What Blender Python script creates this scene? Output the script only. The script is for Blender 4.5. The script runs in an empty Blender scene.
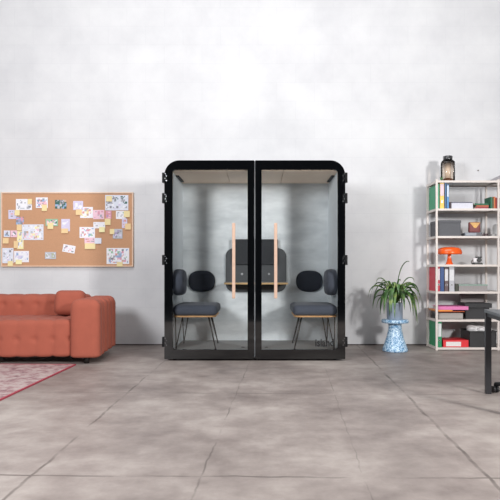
import bpy, bmesh, math, random
from mathutils import Vector, Matrix
random.seed(7)
PI = math.pi
SC = bpy.context.scene
COL = SC.collection

# ------------------------------------------------------------ camera, world, light, exposure
CAMZ = 1.0; F = 600.0; VX = 258.0; VY = 270.0       # 500 x 500 frame
cd = bpy.data.cameras.new('camera'); cam = bpy.data.objects.new('camera', cd); COL.objects.link(cam)
cam.location = (0, 0, CAMZ); cam.rotation_euler = (PI/2, 0, 0)
cd.sensor_width = 36; cd.lens = 36*F/500
cd.shift_x = (250-VX)/500; cd.shift_y = (VY-250)/500
cd.clip_start = .05
SC.camera = cam
SC.view_settings.view_transform = 'Standard'; SC.view_settings.look = 'None'
SC.view_settings.gamma = 1; SC.view_settings.exposure = 0.0
SC.view_settings.use_curve_mapping = False
w = bpy.data.worlds.new('world'); SC.world = w; w.use_nodes = True
w.node_tree.nodes['Background'].inputs[0].default_value = (.93, .95, 1, 1)
w.node_tree.nodes['Background'].inputs[1].default_value = .24

def area(name, loc, target, sx, sy, power, col=(1, 1, 1)):
    l = bpy.data.lights.new(name, 'AREA'); l.shape = 'RECTANGLE'; l.size = sx; l.size_y = sy
    l.energy = power; l.color = col
    o = bpy.data.objects.new(name, l); COL.objects.link(o); o.location = loc
    o.rotation_euler = (Vector(target)-Vector(loc)).to_track_quat('-Z', 'Y').to_euler()
    return o
area('softbox_right', (3.95, .6, 2.45), (-2.2, 8, 1.6), .7, .7, 350, (1, .985, .97))
area('softbox_left', (-3.3, .6, 2.9), (.2, 8, 1.4), 1.5, 1.3, 310, (.97, .98, 1))
area('ceiling_fill', (0, 4.2, 5.6), (0, 6.6, 1.0), 6, 2.4, 190, (1, 1, 1))

# ------------------------------------------------------------ helpers
def PX(px, Y): return (px-VX)/F*Y
def PZ(py, Y): return CAMZ-(py-VY)/F*Y

def srgb(c):
    return tuple(((v/255)/12.92 if v/255 <= .04045 else ((v/255+.055)/1.055)**2.4) for v in c)

MATS = {}
def mat(name, rgb, rough=.6, metal=0, var=.06, scale=40, bump=0, spec=.5, sheen=0, coat=0):
    if name in MATS: return MATS[name]
    m = bpy.data.materials.new(name); m.use_nodes = True; n = m.node_tree.nodes; L = m.node_tree.links
    b = n['Principled BSDF']; c = srgb(rgb)
    b.inputs['Roughness'].default_value = rough; b.inputs['Metallic'].default_value = metal
    b.inputs['Specular IOR Level'].default_value = spec
    if sheen: b.inputs['Sheen Weight'].default_value = sheen
    if coat: b.inputs['Coat Weight'].default_value = coat
    tc = n.new('ShaderNodeTexCoord'); nz = n.new('ShaderNodeTexNoise'); nz.inputs['Scale'].default_value = scale
    nz.inputs['Detail'].default_value = 4
    L.new(tc.outputs['Object'], nz.inputs['Vector'])
    r = n.new('ShaderNodeValToRGB')
    r.color_ramp.elements[0].position = .3; r.color_ramp.elements[1].position = .7
    r.color_ramp.elements[0].color = (*[v*(1-var) for v in c], 1)
    r.color_ramp.elements[1].color = (*[min(1, v*(1+var)) for v in c], 1)
    L.new(nz.outputs['Fac'], r.inputs['Fac']); L.new(r.outputs['Color'], b.inputs['Base Color'])
    if bump:
        bp = n.new('ShaderNodeBump'); bp.inputs['Strength'].default_value = bump; bp.inputs['Distance'].default_value = .01
        L.new(nz.outputs['Fac'], bp.inputs['Height']); L.new(bp.outputs['Normal'], b.inputs['Normal'])
    MATS[name] = m
    return m

def glass_mat(name, tint, tfac=1.0, rough=0.0, ior=1.45):
    m = bpy.data.materials.new(name); m.use_nodes = True; n = m.node_tree.nodes; L = m.node_tree.links
    n.remove(n['Principled BSDF']); out = n['Material Output']
    t = n.new('ShaderNodeBsdfTransparent'); t.inputs[0].default_value = (*tint, 1)
    g = n.new('ShaderNodeBsdfGlossy'); g.inputs['Roughness'].default_value = rough
    f = n.new('ShaderNodeFresnel'); f.inputs['IOR'].default_value = ior
    mx = n.new('ShaderNodeMixShader')
    L.new(f.outputs[0], mx.inputs[0]); L.new(t.outputs[0], mx.inputs[1]); L.new(g.outputs[0], mx.inputs[2])
    L.new(mx.outputs[0], out.inputs['Surface'])
    return m

class MB:
    def __init__(s): s.bm = bmesh.new(); s.mats = []
    def mi(s, m):
        if m not in s.mats: s.mats.append(m)
        return s.mats.index(m)
    def poly(s, pts, m, smooth=False):
        f = s.bm.faces.new([s.bm.verts.new(p) for p in pts]); f.material_index = s.mi(m); f.smooth = smooth; return s
    def box(s, x0, x1, y0, y1, z0, z1, m, M=None):
        i = s.mi(m); v = []
        for z in (z0, z1):
            for x, y in ((x0, y0), (x1, y0), (x1, y1), (x0, y1)):
                p = Vector((x, y, z)); v.append(s.bm.verts.new(M @ p if M else p))
        for f in ((3, 2, 1, 0), (4, 5, 6, 7), (0, 1, 5, 4), (1, 2, 6, 5), (2, 3, 7, 6), (3, 0, 4, 7)):
            s.bm.faces.new([v[k] for k in f]).material_index = i
        return s
    def tube(s, pts, r, m, seg=10, cap=True):
        i = s.mi(m); pts = [Vector(p) for p in pts]; rings = []
        rr = r if isinstance(r, (list, tuple)) else [r]*len(pts)
        up = None
        for k, p in enumerate(pts):
            d = (pts[min(k+1, len(pts)-1)]-pts[max(k-1, 0)]).normalized()
            if up is None:
                up = d.orthogonal().normalized()
            up = (up-d*up.dot(d)).normalized(); sd = d.cross(up)
            rings.append([s.bm.verts.new(p+(up*math.cos(2*PI*j/seg)+sd*math.sin(2*PI*j/seg))*rr[k]) for j in range(seg)])
        for a, b in zip(rings, rings[1:]):
            for j in range(seg):
                f = s.bm.faces.new((a[j], a[(j+1) % seg], b[(j+1) % seg], b[j])); f.material_index = i; f.smooth = True
        if cap:
            s.bm.faces.new(rings[0][::-1]).material_index = i; s.bm.faces.new(rings[-1]).material_index = i
        return s
    def lathe(s, prof, m, c=(0, 0, 0), seg=40, smooth=True, axis='z'):
        i = s.mi(m); rings = []
        for r, z in prof:
            ring = []
            for j in range(seg):
                a = 2*PI*j/seg; q = Vector((r*math.cos(a), r*math.sin(a), z))
                if axis == 'y': q = Vector((q.x, z, q.y))
                if axis == 'x': q = Vector((z, q.x, q.y))
                ring.append(s.bm.verts.new(q+Vector(c)))
            rings.append(ring)
        for a, b in zip(rings, rings[1:]):
            for j in range(seg):
                f = s.bm.faces.new((a[j], a[(j+1) % seg], b[(j+1) % seg], b[j])); f.material_index = i; f.smooth = smooth
        s.bm.faces.new(rings[0][::-1]).material_index = i; s.bm.faces.new(rings[-1]).material_index = i
        return s
    def ring_prism(s, outer, inner, y0, y1, m):
        """frame: outer and inner outlines (x,z) with the same count, extruded from y0 to y1"""
        i = s.mi(m); n = len(outer)
        R = [[s.bm.verts.new((x, y, z)) for x, z in o] for y in (y0, y1) for o in (outer, inner)]
        of, inf, ob, inb = R
        for j in range(n):
            k = (j+1) % n
            for q in ((of[j], of[k], inf[k], inf[j]), (ob[k], ob[j], inb[j], inb[k]), (of[k], of[j], ob[j], ob[k]), (inf[j], inf[k], inb[k], inb[j])):
                try: s.bm.faces.new(q).material_index = i
                except ValueError: pass
        return s
    def prism(s, out, y0, y1, m):
        i = s.mi(m); a = [s.bm.verts.new((x, y0, z)) for x, z in out]; b = [s.bm.verts.new((x, y1, z)) for x, z in out]
        s.bm.faces.new(a).material_index = i; s.bm.faces.new(b[::-1]).material_index = i
        n = len(out)
        for j in range(n): s.bm.faces.new((a[(j+1) % n], a[j], b[j], b[(j+1) % n])).material_index = i
        return s
    def puffy(s, x0, x1, y0, y1, z0, z1, r, m, disp=None, seg=.03, zb=None):
        """rounded soft box, displaced outwards by disp(p, n)"""
        tmp = bmesh.new(); lo = (x0, y0, z0); hi = (x1, y1, z1)
        if not isinstance(r, (tuple, list)): r = (r, r, r)
        for ax in range(3):
            u, v = (ax+1) % 3, (ax+2) % 3
            nu = max(6, int((hi[u]-lo[u])/seg)); nv = max(6, int((hi[v]-lo[v])/seg))
            for side in (0, 1):
                g = []
                for a in range(nu+1):
                    row = []
                    for b in range(nv+1):
                        p = [0, 0, 0]; p[ax] = hi[ax] if side else lo[ax]
                        p[u] = lo[u]+(hi[u]-lo[u])*a/nu; p[v] = lo[v]+(hi[v]-lo[v])*b/nv
                        low = (r[0], r[1], zb if zb else r[2])
                        q = Vector([min(max(p[k], lo[k]+low[k]), hi[k]-r[k]) for k in range(3)])
                        rk = [low[k] if p[k] < q[k] else r[k] for k in range(3)]
                        d = Vector([(p[k]-q[k])/rk[k] for k in range(3)])
                        d.normalize()
                        pos = q+Vector([d[k]*rk[k] for k in range(3)])
                        if disp: pos = pos+d*disp(pos, d)
                        row.append(tmp.verts.new(pos))
                    g.append(row)
                for a in range(nu):
                    for b in range(nv):
                        q = (g[a][b], g[a+1][b], g[a+1][b+1], g[a][b+1])
                        tmp.faces.new(q if side else q[::-1])
        bmesh.ops.remove_doubles(tmp, verts=tmp.verts, dist=1e-4)
        i = s.mi(m); mp = {vv: s.bm.verts.new(vv.co) for vv in tmp.verts}
        for f in tmp.faces:
            try: nf = s.bm.faces.new([mp[vv] for vv in f.verts])
            except ValueError: continue
            nf.material_index = i; nf.smooth = True
        tmp.free(); return s
    def build(s, name, parent=None, bevel=0, recalc=True, off=None):
        if off is not None:
            for v in s.bm.verts: v.co -= Vector(off)
        if recalc: bmesh.ops.recalc_face_normals(s.bm, faces=s.bm.faces)
        me = bpy.data.meshes.new(name); s.bm.to_mesh(me); s.bm.free()
        for m in s.mats: me.materials.append(m)
        o = bpy.data.objects.new(name, me); COL.objects.link(o)
        if parent: o.parent = parent
        if bevel:
            b = o.modifiers.new('bevel', 'BEVEL'); b.width = bevel; b.segments = 2; b.limit_method = 'ANGLE'; b.angle_limit = math.radians(50)
        return o

def thing(name, label, cat, loc=(0, 0, 0), rz=0, group=None):
    o = bpy.data.objects.new(name, None); COL.objects.link(o); o.location = loc; o.rotation_euler = (0, 0, rz)
    o.empty_display_size = .1
    return tag(o, label, cat, group)
def tag(o, label, cat, group=None):
    o['label'] = label; o['category'] = cat
    if group: o['group'] = group
    return o
def struct(o): o['kind'] = 'structure'; return o
def copy_tree(o, parent=None):
    c = o.copy(); COL.objects.link(c)
    if parent: c.parent = parent
    for ch in [x for x in list(bpy.data.objects) if x.parent == o]: copy_tree(ch, c)
    return c

def rrect(x0, x1, z0, z1, r, n=10):
    """rounded outline (x,z); r = radii (bl, br, tr, tl)"""
    if not isinstance(r, (tuple, list)): r = (r,)*4
    pts = []
    for (cx, cz, a0, rr) in ((x0+r[0], z0+r[0], PI, r[0]), (x1-r[1], z0+r[1], 1.5*PI, r[1]), (x1-r[2], z1-r[2], 0, r[2]), (x0+r[3], z1-r[3], .5*PI, r[3])):
        for k in range(n+1):
            a = a0+.5*PI*k/n; pts.append((cx+max(rr, 1e-4)*math.cos(a), cz+max(rr, 1e-4)*math.sin(a)))
    return pts

# ------------------------------------------------------------ structure
def wall_material():
    m = bpy.data.materials.new('painted_block_wall'); m.use_nodes = True; n = m.node_tree.nodes; L = m.node_tree.links
    b = n['Principled BSDF']; b.inputs['Roughness'].default_value = .75; b.inputs['Specular IOR Level'].default_value = .25
    tc = n.new('ShaderNodeTexCoord'); mp = n.new('ShaderNodeMapping'); mp.inputs['Rotation'].default_value = (PI/2, 0, 0)
    L.new(tc.outputs['Object'], mp.inputs['Vector'])
    br = n.new('ShaderNodeTexBrick'); br.inputs['Scale'].default_value = 1
    br.inputs['Brick Width'].default_value = .5; br.inputs['Row Height'].default_value = .25
    br.inputs['Mortar Size'].default_value = .006; br.inputs['Mortar Smooth'].default_value = 1
    br.inputs['Color1'].default_value = (.66, .66, .67, 1); br.inputs['Color2'].default_value = (.648, .648, .66, 1)
    br.inputs['Mortar'].default_value = (.625, .625, .64, 1)
    L.new(mp.outputs[0], br.inputs['Vector'])
    nz = n.new('ShaderNodeTexNoise'); nz.inputs['Scale'].default_value = 1.6; nz.inputs['Detail'].default_value = 7; nz.inputs['Roughness'].default_value = .62
    L.new(tc.outputs['Object'], nz.inputs['Vector'])
    r = n.new('ShaderNodeValToRGB'); r.color_ramp.elements[0].position = .3; r.color_ramp.elements[1].position = .65
    r.color_ramp.elements[0].color = (.86, .86, .875, 1); r.color_ramp.elements[1].color = (1.03, 1.03, 1.03, 1)
    L.new(nz.outputs['Fac'], r.inputs['Fac'])
    mx = n.new('ShaderNodeMix'); mx.data_type = 'RGBA'; mx.blend_type = 'MULTIPLY'; mx.inputs[0].default_value = .8
    L.new(br.outputs['Color'], mx.inputs[6]); L.new(r.outputs['Color'], mx.inputs[7])
    L.new(mx.outputs[2], b.inputs['Base Color'])
    bp = n.new('ShaderNodeBump'); bp.inputs['Strength'].default_value = .12; bp.inputs['Distance'].default_value = .01
    ad = n.new('ShaderNodeMath'); ad.operation = 'MULTIPLY_ADD'; ad.inputs[1].default_value = -.5
    L.new(br.outputs['Fac'], ad.inputs[0]); L.new(nz.outputs['Fac'], ad.inputs[2])
    L.new(ad.outputs[0], bp.inputs['Height']); L.new(bp.outputs[0], b.inputs['Normal'])
    return m

def floor_material():
    m = bpy.data.materials.new('polished_concrete'); m.use_nodes = True; n = m.node_tree.nodes; L = m.node_tree.links
    b = n['Principled BSDF']; b.inputs['Roughness'].default_value = .48; b.inputs['Specular IOR Level'].default_value = .35
    tc = n.new('ShaderNodeTexCoord')
    def noise(sc, det, rg=.6):
        z = n.new('ShaderNodeTexNoise'); z.inputs['Scale'].default_value = sc; z.inputs['Detail'].default_value = det; z.inputs['Roughness'].default_value = rg
        L.new(tc.outputs['Object'], z.inputs['Vector']); return z
    n1 = noise(.9, 8, .62); n2 = noise(5, 6, .65)
    r = n.new('ShaderNodeValToRGB'); e = r.color_ramp.elements
    e[0].position = .33; e[0].color = (*srgb((116, 106, 102)), 1); e[1].position = .68; e[1].color = (*srgb((166, 157, 151)), 1)
    k = e.new(.5); k.color = (*srgb((141, 131, 126)), 1)
    mixf = n.new('ShaderNodeMath'); mixf.operation = 'MULTIPLY_ADD'; mixf.inputs[1].default_value = .45
    sub = n.new('ShaderNodeMath'); sub.operation = 'SUBTRACT'; sub.inputs[1].default_value = .5
    L.new(n2.outputs['Fac'], sub.inputs[0]); L.new(sub.outputs[0], mixf.inputs[0]); L.new(n1.outputs['Fac'], mixf.inputs[2])
    L.new(mixf.outputs[0], r.inputs['Fac'])
    # control joints between the slabs: lines a*x + b*y = c
    sx = n.new('ShaderNodeSeparateXYZ'); L.new(tc.outputs['Object'], sx.inputs[0])
    n3 = noise(3, 3)
    cur = None
    def math1(op, a, bb=None, c=None):
        q = n.new('ShaderNodeMath'); q.operation = op
        for i, v in enumerate((a, bb, c)):
            if v is None: continue
            if isinstance(v, (int, float)): q.inputs[i].default_value = v
            else: L.new(v, q.inputs[i])
        return q.outputs[0]
    X, Y = sx.outputs[0], sx.outputs[1]
    wob = math1('MULTIPLY_ADD', n3.outputs['Fac'], .05, -.025)
    for a, bb, c, wd in ((1, -.041, .99, .007), (1, -.02, -1.16, .006), (1, -.05, -.42, .004), (1, -.055, .35, .003),
                         (.03, 1, 4.86, .006), (-.02, 1, 6.32, .003), (0.02, 1, 2.9, .006)):
        d = math1('ADD', math1('MULTIPLY', X, a), math1('MULTIPLY', Y, bb))
        d = math1('ABSOLUTE', math1('ADD', math1('SUBTRACT', d, c), wob))
        d = math1('DIVIDE', d, wd*2)
        d = math1('SUBTRACT', 1, d); d = math1('MAXIMUM', d, 0)
        d = math1('MULTIPLY', d, min(1, wd/.007))
        cur = d if cur is None else math1('MAXIMUM', cur, d)
    n4 = noise(2.2, 4)
    brk = n.new('ShaderNodeMapRange'); brk.inputs[1].default_value = .38; brk.inputs[2].default_value = .6
    L.new(n4.outputs['Fac'], brk.inputs[0])
    fac = math1('MULTIPLY', math1('MINIMUM', math1('MULTIPLY', cur, 1.3), .75), brk.outputs[0])
    mx = n.new('ShaderNodeMix'); mx.data_type = 'RGBA'
    L.new(fac, mx.inputs[0]); L.new(r.outputs['Color'], mx.inputs[6]); mx.inputs[7].default_value = (*srgb((78, 70, 66)), 1)
    L.new(mx.outputs[2], b.inputs['Base Color'])
    rr = n.new('ShaderNodeMapRange'); rr.inputs[3].default_value = .38; rr.inputs[4].default_value = .62
    L.new(n1.outputs['Fac'], rr.inputs[0]); L.new(rr.outputs[0], b.inputs['Roughness'])
    bp = n.new('ShaderNodeBump'); bp.inputs['Strength'].default_value = .08; L.new(n2.outputs['Fac'], bp.inputs['Height']); L.new(bp.outputs[0], b.inputs['Normal'])
    return m
WALL = wall_material()
struct(MB().box(-9, 9, 8.0, 8.2, 0, 6.2, WALL).build('wall_back'))
struct(MB().box(-9, 9, 1.6, 8.2, -.1, 0, floor_material()).build('floor'))
struct(MB().box(-9, 9, -4, 1.6, -.1, 0, mat('dark_carpet', (24, 24, 26), .95, var=.2, scale=80)).build('floor_front'))  # unseen dark floor, added so the doors reflect black beyond the concrete
struct(MB().box(-9, 9, -4.2, -4, -.1, 6.2, mat('dark_backdrop', (20, 20, 22), .95, var=.2)).build('wall_front'))  # unseen wall behind the camera, added to block light and darken door reflections
struct(MB().box(-9, 9, 7.985, 8.0, 0.0, .012, mat('dark_joint', (70, 64, 62), .9)).build('baseboard_back'))  # thin dark strip along the foot of the wall

# ------------------------------------------------------------ meeting booth
FY = 6.6; K = F/FY
BX0, BX1 = PX(164.3, FY), PX(345.3, FY); BC = (BX0+BX1)/2
BZ0, BZ1 = PZ(360.2, FY), PZ(160.3, FY)
black = mat('black_gloss_border', (8, 9, 11), .05, var=.02, spec=1.0)
blackm = mat('black_metal', (16, 16, 18), .4, var=.05)
felt = mat('pale_grey_felt', (238, 245, 250), .9, var=.04, scale=25, bump=.05)
booth = thing('meeting_booth', 'black framed two-door glass meeting booth with rounded top corners standing before the white wall', 'booth', (BC, 7.1, 0))
off = booth.location.copy()
IX0, IX1 = -.952, PX(328, 7.6)            # inside faces of the side walls
IZ0, IZ1 = .11, 2.10
outer = rrect(BX0+.004, BX1-.004, .05, BZ1-.004, (.01, .01, .165, .165), 12)
inner = rrect(IX0-.006, IX1+.006, IZ0-.03, IZ1+.02, (.002,)*4, 12)
MB().ring_prism(outer, inner, FY+.035, 7.66, blackm).build('outer_shell', booth, off=off)
# back panel: concrete-look lining
def back_mat():
    m = mat('grey_back_lining', (186, 191, 193), .85, var=.0)
    n = m.node_tree.nodes; L = m.node_tree.links
    tc = n.new('ShaderNodeTexCoord'); mp = n.new('ShaderNodeMapping'); mp.inputs['Scale'].default_value = (1.2, 1, 3.2)
    nz = n.new('ShaderNodeTexNoise'); nz.inputs['Scale'].default_value = 2.4; nz.inputs['Detail'].default_value = 7; nz.inputs['Roughness'].default_value = .6
    L.new(tc.outputs['Object'], mp.inputs[0]); L.new(mp.outputs[0], nz.inputs['Vector'])
    r = n.new('ShaderNodeValToRGB'); r.color_ramp.elements[0].position = .3; r.color_ramp.elements[1].position = .7
    r.color_ramp.elements[0].color = (*srgb((204, 210, 214)), 1); r.color_ramp.elements[1].color = (*srgb((240, 245, 248)), 1)
    L.new(nz.outputs['Fac'], r.inputs[0]); L.new(r.outputs[0], n['Principled BSDF'].inputs['Base Color'])
    return m
MB().box(IX0-.006, IX1+.006, 7.6, 7.66, IZ0-.03, IZ1+.02, back_mat()).build('back_panel', booth, off=off)
MB().box(IX0-.006, IX0, FY+.04, 7.6, IZ0, IZ1, felt).build('side_lining', booth, off=off)
MB().box(IX1, IX1+.006, FY+.04, 7.6, IZ0, IZ1, felt).build('side_lining', booth, off=off)
carp = mat('booth_carpet', (152, 154, 155), .95, var=.15, scale=90)
MB().box(IX0, IX1, FY+.04, 7.6, IZ0-.03, IZ0, carp).build('carpet', booth, off=off)
for px in (243, 266.5):
    x = PX(px, 6.85); MB().lathe([(.022, 0), (.022, .004), (.016, .006)], mat('grommet_dark', (52, 54, 56), .5), (x, 6.9, IZ0), 20).build('floor_grommet', booth, off=off)
ceilm = mat('birch_ceiling', (252, 226, 204), .6, var=.05, scale=12)
x1, x2 = PX(230, 7.55), PX(280.5, 7.55)
for a, b in ((IX0, x1-.003), (x1+.003, x2-.003), (x2+.003, IX1)):
    MB().box(a, b, FY+.04, 7.6, IZ1-.004, IZ1+.018, ceilm).build('ceiling_panel', booth, off=off)
slotm = mat('slot_black', (22, 22, 24), .6)
for sx, xx in ((1, IX0), (-1, IX1)):
    MB().box(min(xx, xx+sx*.035), max(xx, xx+sx*.035), 6.95, 7.42, IZ1-.016, IZ1-.004, slotm).build('air_vent', booth, off=off)
for xx in (BX0+.1, BX0+.95, BX1-.1, BX1-.95):
    for yy in (6.72, 7.55):
        MB().lathe([(.022, 0), (.022, .012), (.012, .014), (.012, .052)], blackm, (xx, yy, 0), 16).build('levelling_foot', booth, off=off)
# doors
clear = glass_mat('clear_glass', (.985, .99, .988), ior=1.62)
woodh = mat('pale_wood_handle', (194, 162, 142), .5, var=.06, scale=30)
chrome = mat('chrome_screw', (190, 190, 195), .25, 1)
hingem = mat('hinge_black', (20, 20, 22), .7, spec=.2)
def door(x0, x1, ox0, ox1, hinge_side, hx, radii):
    z0, z1 = BZ0, BZ1; oz0, oz1 = PZ(349.6, FY), PZ(169.8, FY)
    o = rrect(x0, x1, z0+.012, z1, radii, 12)
    i = rrect(ox0, ox1, oz0, oz1, [max(.003, .22*r) for r in radii], 12)
    i = rrect(ox0, ox1, oz0, oz1, (.03 if hinge_side < 0 else .003, .03 if hinge_side > 0 else .003, .03 if hinge_side > 0 else .003, .03 if hinge_side < 0 else .003), 12)
    d = MB().ring_prism(o, i, FY, FY+.034, black).build('door', booth, off=off)
    MB().box(ox0-.004, ox1+.004, FY+.012, FY+.018, oz0-.004, oz1+.004, clear).build('glass_pane', d, off=off)
    h = MB()
    zt, zb = PZ(223, 6.54), PZ(298.5, 6.54)
    h.box(hx-.0175, hx+.0175, FY-.075, FY-.045, zb, zt, woodh)
    hd = h.build('handle', d, bevel=.006, off=off)
    for zz in (zt-.08, zb+.08):
        hd2 = MB().tube([(hx, FY-.046, zz), (hx, FY+.012, zz)], .008, woodh, 10).build('handle_post', d, off=off)
    for py in (177.5, 198, 260, 342):
        zc = PZ(py, FY); hb = MB(); xo = x0 if hinge_side < 0 else x1
        a, bb = (xo-.018, xo+.004) if hinge_side < 0 else (xo-.004, xo+.018)
        hb.box(a, bb, FY+.004, FY+.05, zc-.055, zc+.055, hingem)
        if hinge_side < 0: hb.tube([(xo-.018, FY+.012, zc-.055), (xo-.018, FY+.012, zc+.055)], .009, hingem, 10)
        else: hb.tube([(xo+.018, FY+.012, zc-.055), (xo+.018, FY+.012, zc+.055)], .009, hingem, 10)
        for sxx, dz in ((.010, .04), (.024, .018), (.010, -.01), (.024, -.034)):
            xs = xo-hinge_side*sxx
            hb.lathe([(.0045, 0), (.0045, .003), (.003, .005)][::-1], chrome, (xs, FY-.005, zc+dz), 10, axis='y')
        hb.build('hinge', d, off=off)
    return d
xm0, xm1 = PX(254.3, FY), PX(255.3, FY)
dl = door(BX0, xm0, PX(172.5, FY), PX(247.6, FY), -1, PX(233.7, 6.54), (.006, .004, .004, .165))
dr = door(xm1, BX1, PX(261.6, FY), PX(337.8, FY), 1, PX(275.7, 6.54), (.004, .006, .165, .004))
MB().box(xm0+.001, xm1-.001, FY+.010, FY+.03, BZ0+.03, BZ1-.006, mat('grey_seal', (120, 122, 126), .5)).build('door_seal', booth, off=off)
# lettering on the right-hand pane
def text_mesh(body, size, m, depth=.0006):
    c = bpy.data.curves.new('lettering', 'FONT'); c.body = body; c.size = size; c.extrude = depth; c.offset = .002
    c.align_x = 'LEFT'
    o = bpy.data.objects.new('tmp', c); COL.objects.link(o)
    dg = bpy.context.evaluated_depsgraph_get(); me = bpy.data.meshes.new_from_object(o.evaluated_get(dg))
    bpy.data.objects.remove(o); me.materials.clear(); me.materials.append(m); return me
tm = text_mesh('island', .115, mat('lettering_black', (20, 22, 24), .4))
xs = [v.co.x for v in tm.vertices]; wdt = max(xs)-min(xs); tgt = PX(334, FY)-PX(315.5, FY)
for v in tm.vertices: v.co.x = (v.co.x-min(xs))*tgt/wdt
to = bpy.data.objects.new('lettering', tm); COL.objects.link(to); to.parent = dr
to.rotation_euler = (PI/2, 0, 0); to.location = Vector((PX(315.5, FY), FY+.0108, PZ(346.3, FY)))-off

# table and back pad in the booth
charcoal = mat('charcoal_pad', (84, 86, 89), .85, var=.06, scale=60)
charcoald = mat('charcoal_dark', (50, 52, 56), .8, var=.06, scale=60)
ply = mat('plywood_edge', (214, 178, 128), .55, var=.1, scale=30)
Yp = 7.56
tb = thing('wall_table', 'small grey tabletop with pale plywood edge fixed to rounded charcoal back pad inside booth', 'table', (BC, 7.56, 0))
o2 = tb.location.copy()
MB().prism(rrect(PX(225.5, Yp), PX(286.5, Yp), PZ(292, Yp), PZ(248, Yp), .11, 8), Yp, 7.6, charcoal).build('back_pad', tb, bevel=.006, off=o2)
MB().prism(rrect(PX(232, 7.52), PX(278, 7.52), PZ(264.5, 7.52), PZ(239.2, 7.52), .006, 2), 7.525, Yp, charcoald).build('screen', tb, bevel=.003, off=o2)
tw0, tw1 = PX(224, 7.22), PX(288, 7.22); tz = PZ(282.3, 7.22)
MB().prism([(tw0, tz-.026), (tw1, tz-.026), (tw1, tz-.004), (tw0, tz-.004)], 7.22, Yp, ply).build('tabletop', tb, bevel=.003, off=o2)
MB().box(tw0+.003, tw1-.003, 7.223, Yp, tz-.004, tz, mat('laminate_grey', (120, 122, 124), .5)).build('laminate', tb, off=o2)
for px in (242, 269):
    MB().lathe([(.014, 0), (.014, .006), (.008, .008)][::-1], mat('socket_grey', (170, 172, 175), .4), (PX(px, Yp), Yp-.009, PZ(274, Yp)), 16, axis='y').build('socket', tb, off=o2)
bk = mat('bracket_black', (25, 25, 27), .5)
for xx in (tw0+.1, tw1-.1):
    MB().box(xx-.01, xx+.01, 7.3, Yp, tz-.045, tz-.026, bk).build('bracket', tb, off=o2)

# stools
navy = mat('blue_grey_wool', (86, 91, 104), .9, var=.1, scale=120, bump=.06, sheen=.1)
navyd = mat('dark_blue_wool', (44, 48, 58), .9, var=.1, scale=120, bump=.06)
def stool(label, mirror):
    t = thing('stool', label, 'stool', (0, 7.04, IZ0), group='upholstered stools in the booth')
    S = -1 if mirror else 1
    def mx(x): return S*x
    # local frame: wall side at x=0, runs to x=.49
    def seatdisp(p, n): return 0
    a, b = sorted((mx(.002), mx(.495)))
    m = MB(); m.puffy(a, b, -.36, .34, .378, .492, (.055, .06, .045), navy, lambda p, n: (.014*max(0, n.z)*math.cos(p.y*3.5)), .025)
    m.build('seat_cushion', t)
    a, b = sorted((mx(.004), mx(.48)))
    out = [(x, y) for x, y in rrect(a, b, -.352, .32, .07, 6)]
    m = MB(); v0 = [m.bm.verts.new((x, y, .362)) for x, y in out]; v1 = [m.bm.verts.new((x, y, .380)) for x, y in out]
    i = m.mi(mat('plywood_orange', (222, 172, 120), .5, var=.08, scale=30)); m.bm.faces.new(v0).material_index = i; m.bm.faces.new(v1).material_index = i
    for j in range(len(out)): m.bm.faces.new((v0[j], v0[(j+1) % len(out)], v1[(j+1) % len(out)], v1[j])).material_index = i
    m.build('seat_base', t, bevel=.003)
    for lx, ly in ((.05, -.25), (.43, -.25), (.07, .22), (.42, .22)):
        fx = lx+(-.02 if lx < .2 else .045); fy = ly+(-.04 if ly < 0 else .04)
        m = MB()
        for tx, ty in ((lx-.03, ly-.02), (lx+.045*(1 if lx < .2 else -1)+.0, ly+(.03 if ly < 0 else -.03))):
            m.tube([(mx(tx), ty, .362), (mx(fx), fy, .006)], .0065, blackm, 8)
        m.tube([(mx(fx), fy, .008), (mx(fx), fy, 0)], .010, blackm, 8)
        m.build('leg', t)
    return t
s1 = stool('upholstered stool with hairpin legs behind the left glass door, below the left cushions', False); s1.location.x = IX0+.0
s2 = stool('upholstered stool with hairpin legs behind the right glass door above the island lettering', True); s2.location.x = IX1
# cushions fixed to booth walls
def back_cushion(cx, label):
    m = MB(); Y0 = 7.53; k = F/Y0; hw, hh = 13.4/k, 10.7/k; cz = PZ(281.2, Y0)
    m = MB(); segs = 48; i = m.mi(navyd); rings = []
    for s, y in ((.2, .07), (.6, .069), (.85, .064), (.96, .05), (1.0, .032), (.97, .012), (.9, .0)):
        ring = []
        for j in range(segs):
            a = 2*PI*j/segs; c, d = math.cos(a), math.sin(a); e = 2/2.5
            ring.append(m.bm.verts.new((math.copysign(abs(c)**e, c)*hw*s, -y, math.copysign(abs(d)**e, d)*hh*s)))
        rings.append(ring)
    for a, b in zip(rings, rings[1:]):
        for j in range(segs):
            f = m.bm.faces.new((a[j], a[(j+1) % segs], b[(j+1) % segs], b[j])); f.material_index = i; f.smooth = True
    m.bm.faces.new(rings[0]).material_index = i; m.bm.faces.new(rings[-1]).material_index = i
    o = m.build('back_cushion'); o.location = (cx, 7.6, cz)
    return tag(o, label, 'cushion', 'cushions on the booth back panel')
back_cushion(PX(201.5, 7.53), 'dark oval back cushion on back panel above the left stool')
back_cushion(PX(309.6, 7.53), 'dark oval back cushion on back panel above the right stool')
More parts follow.
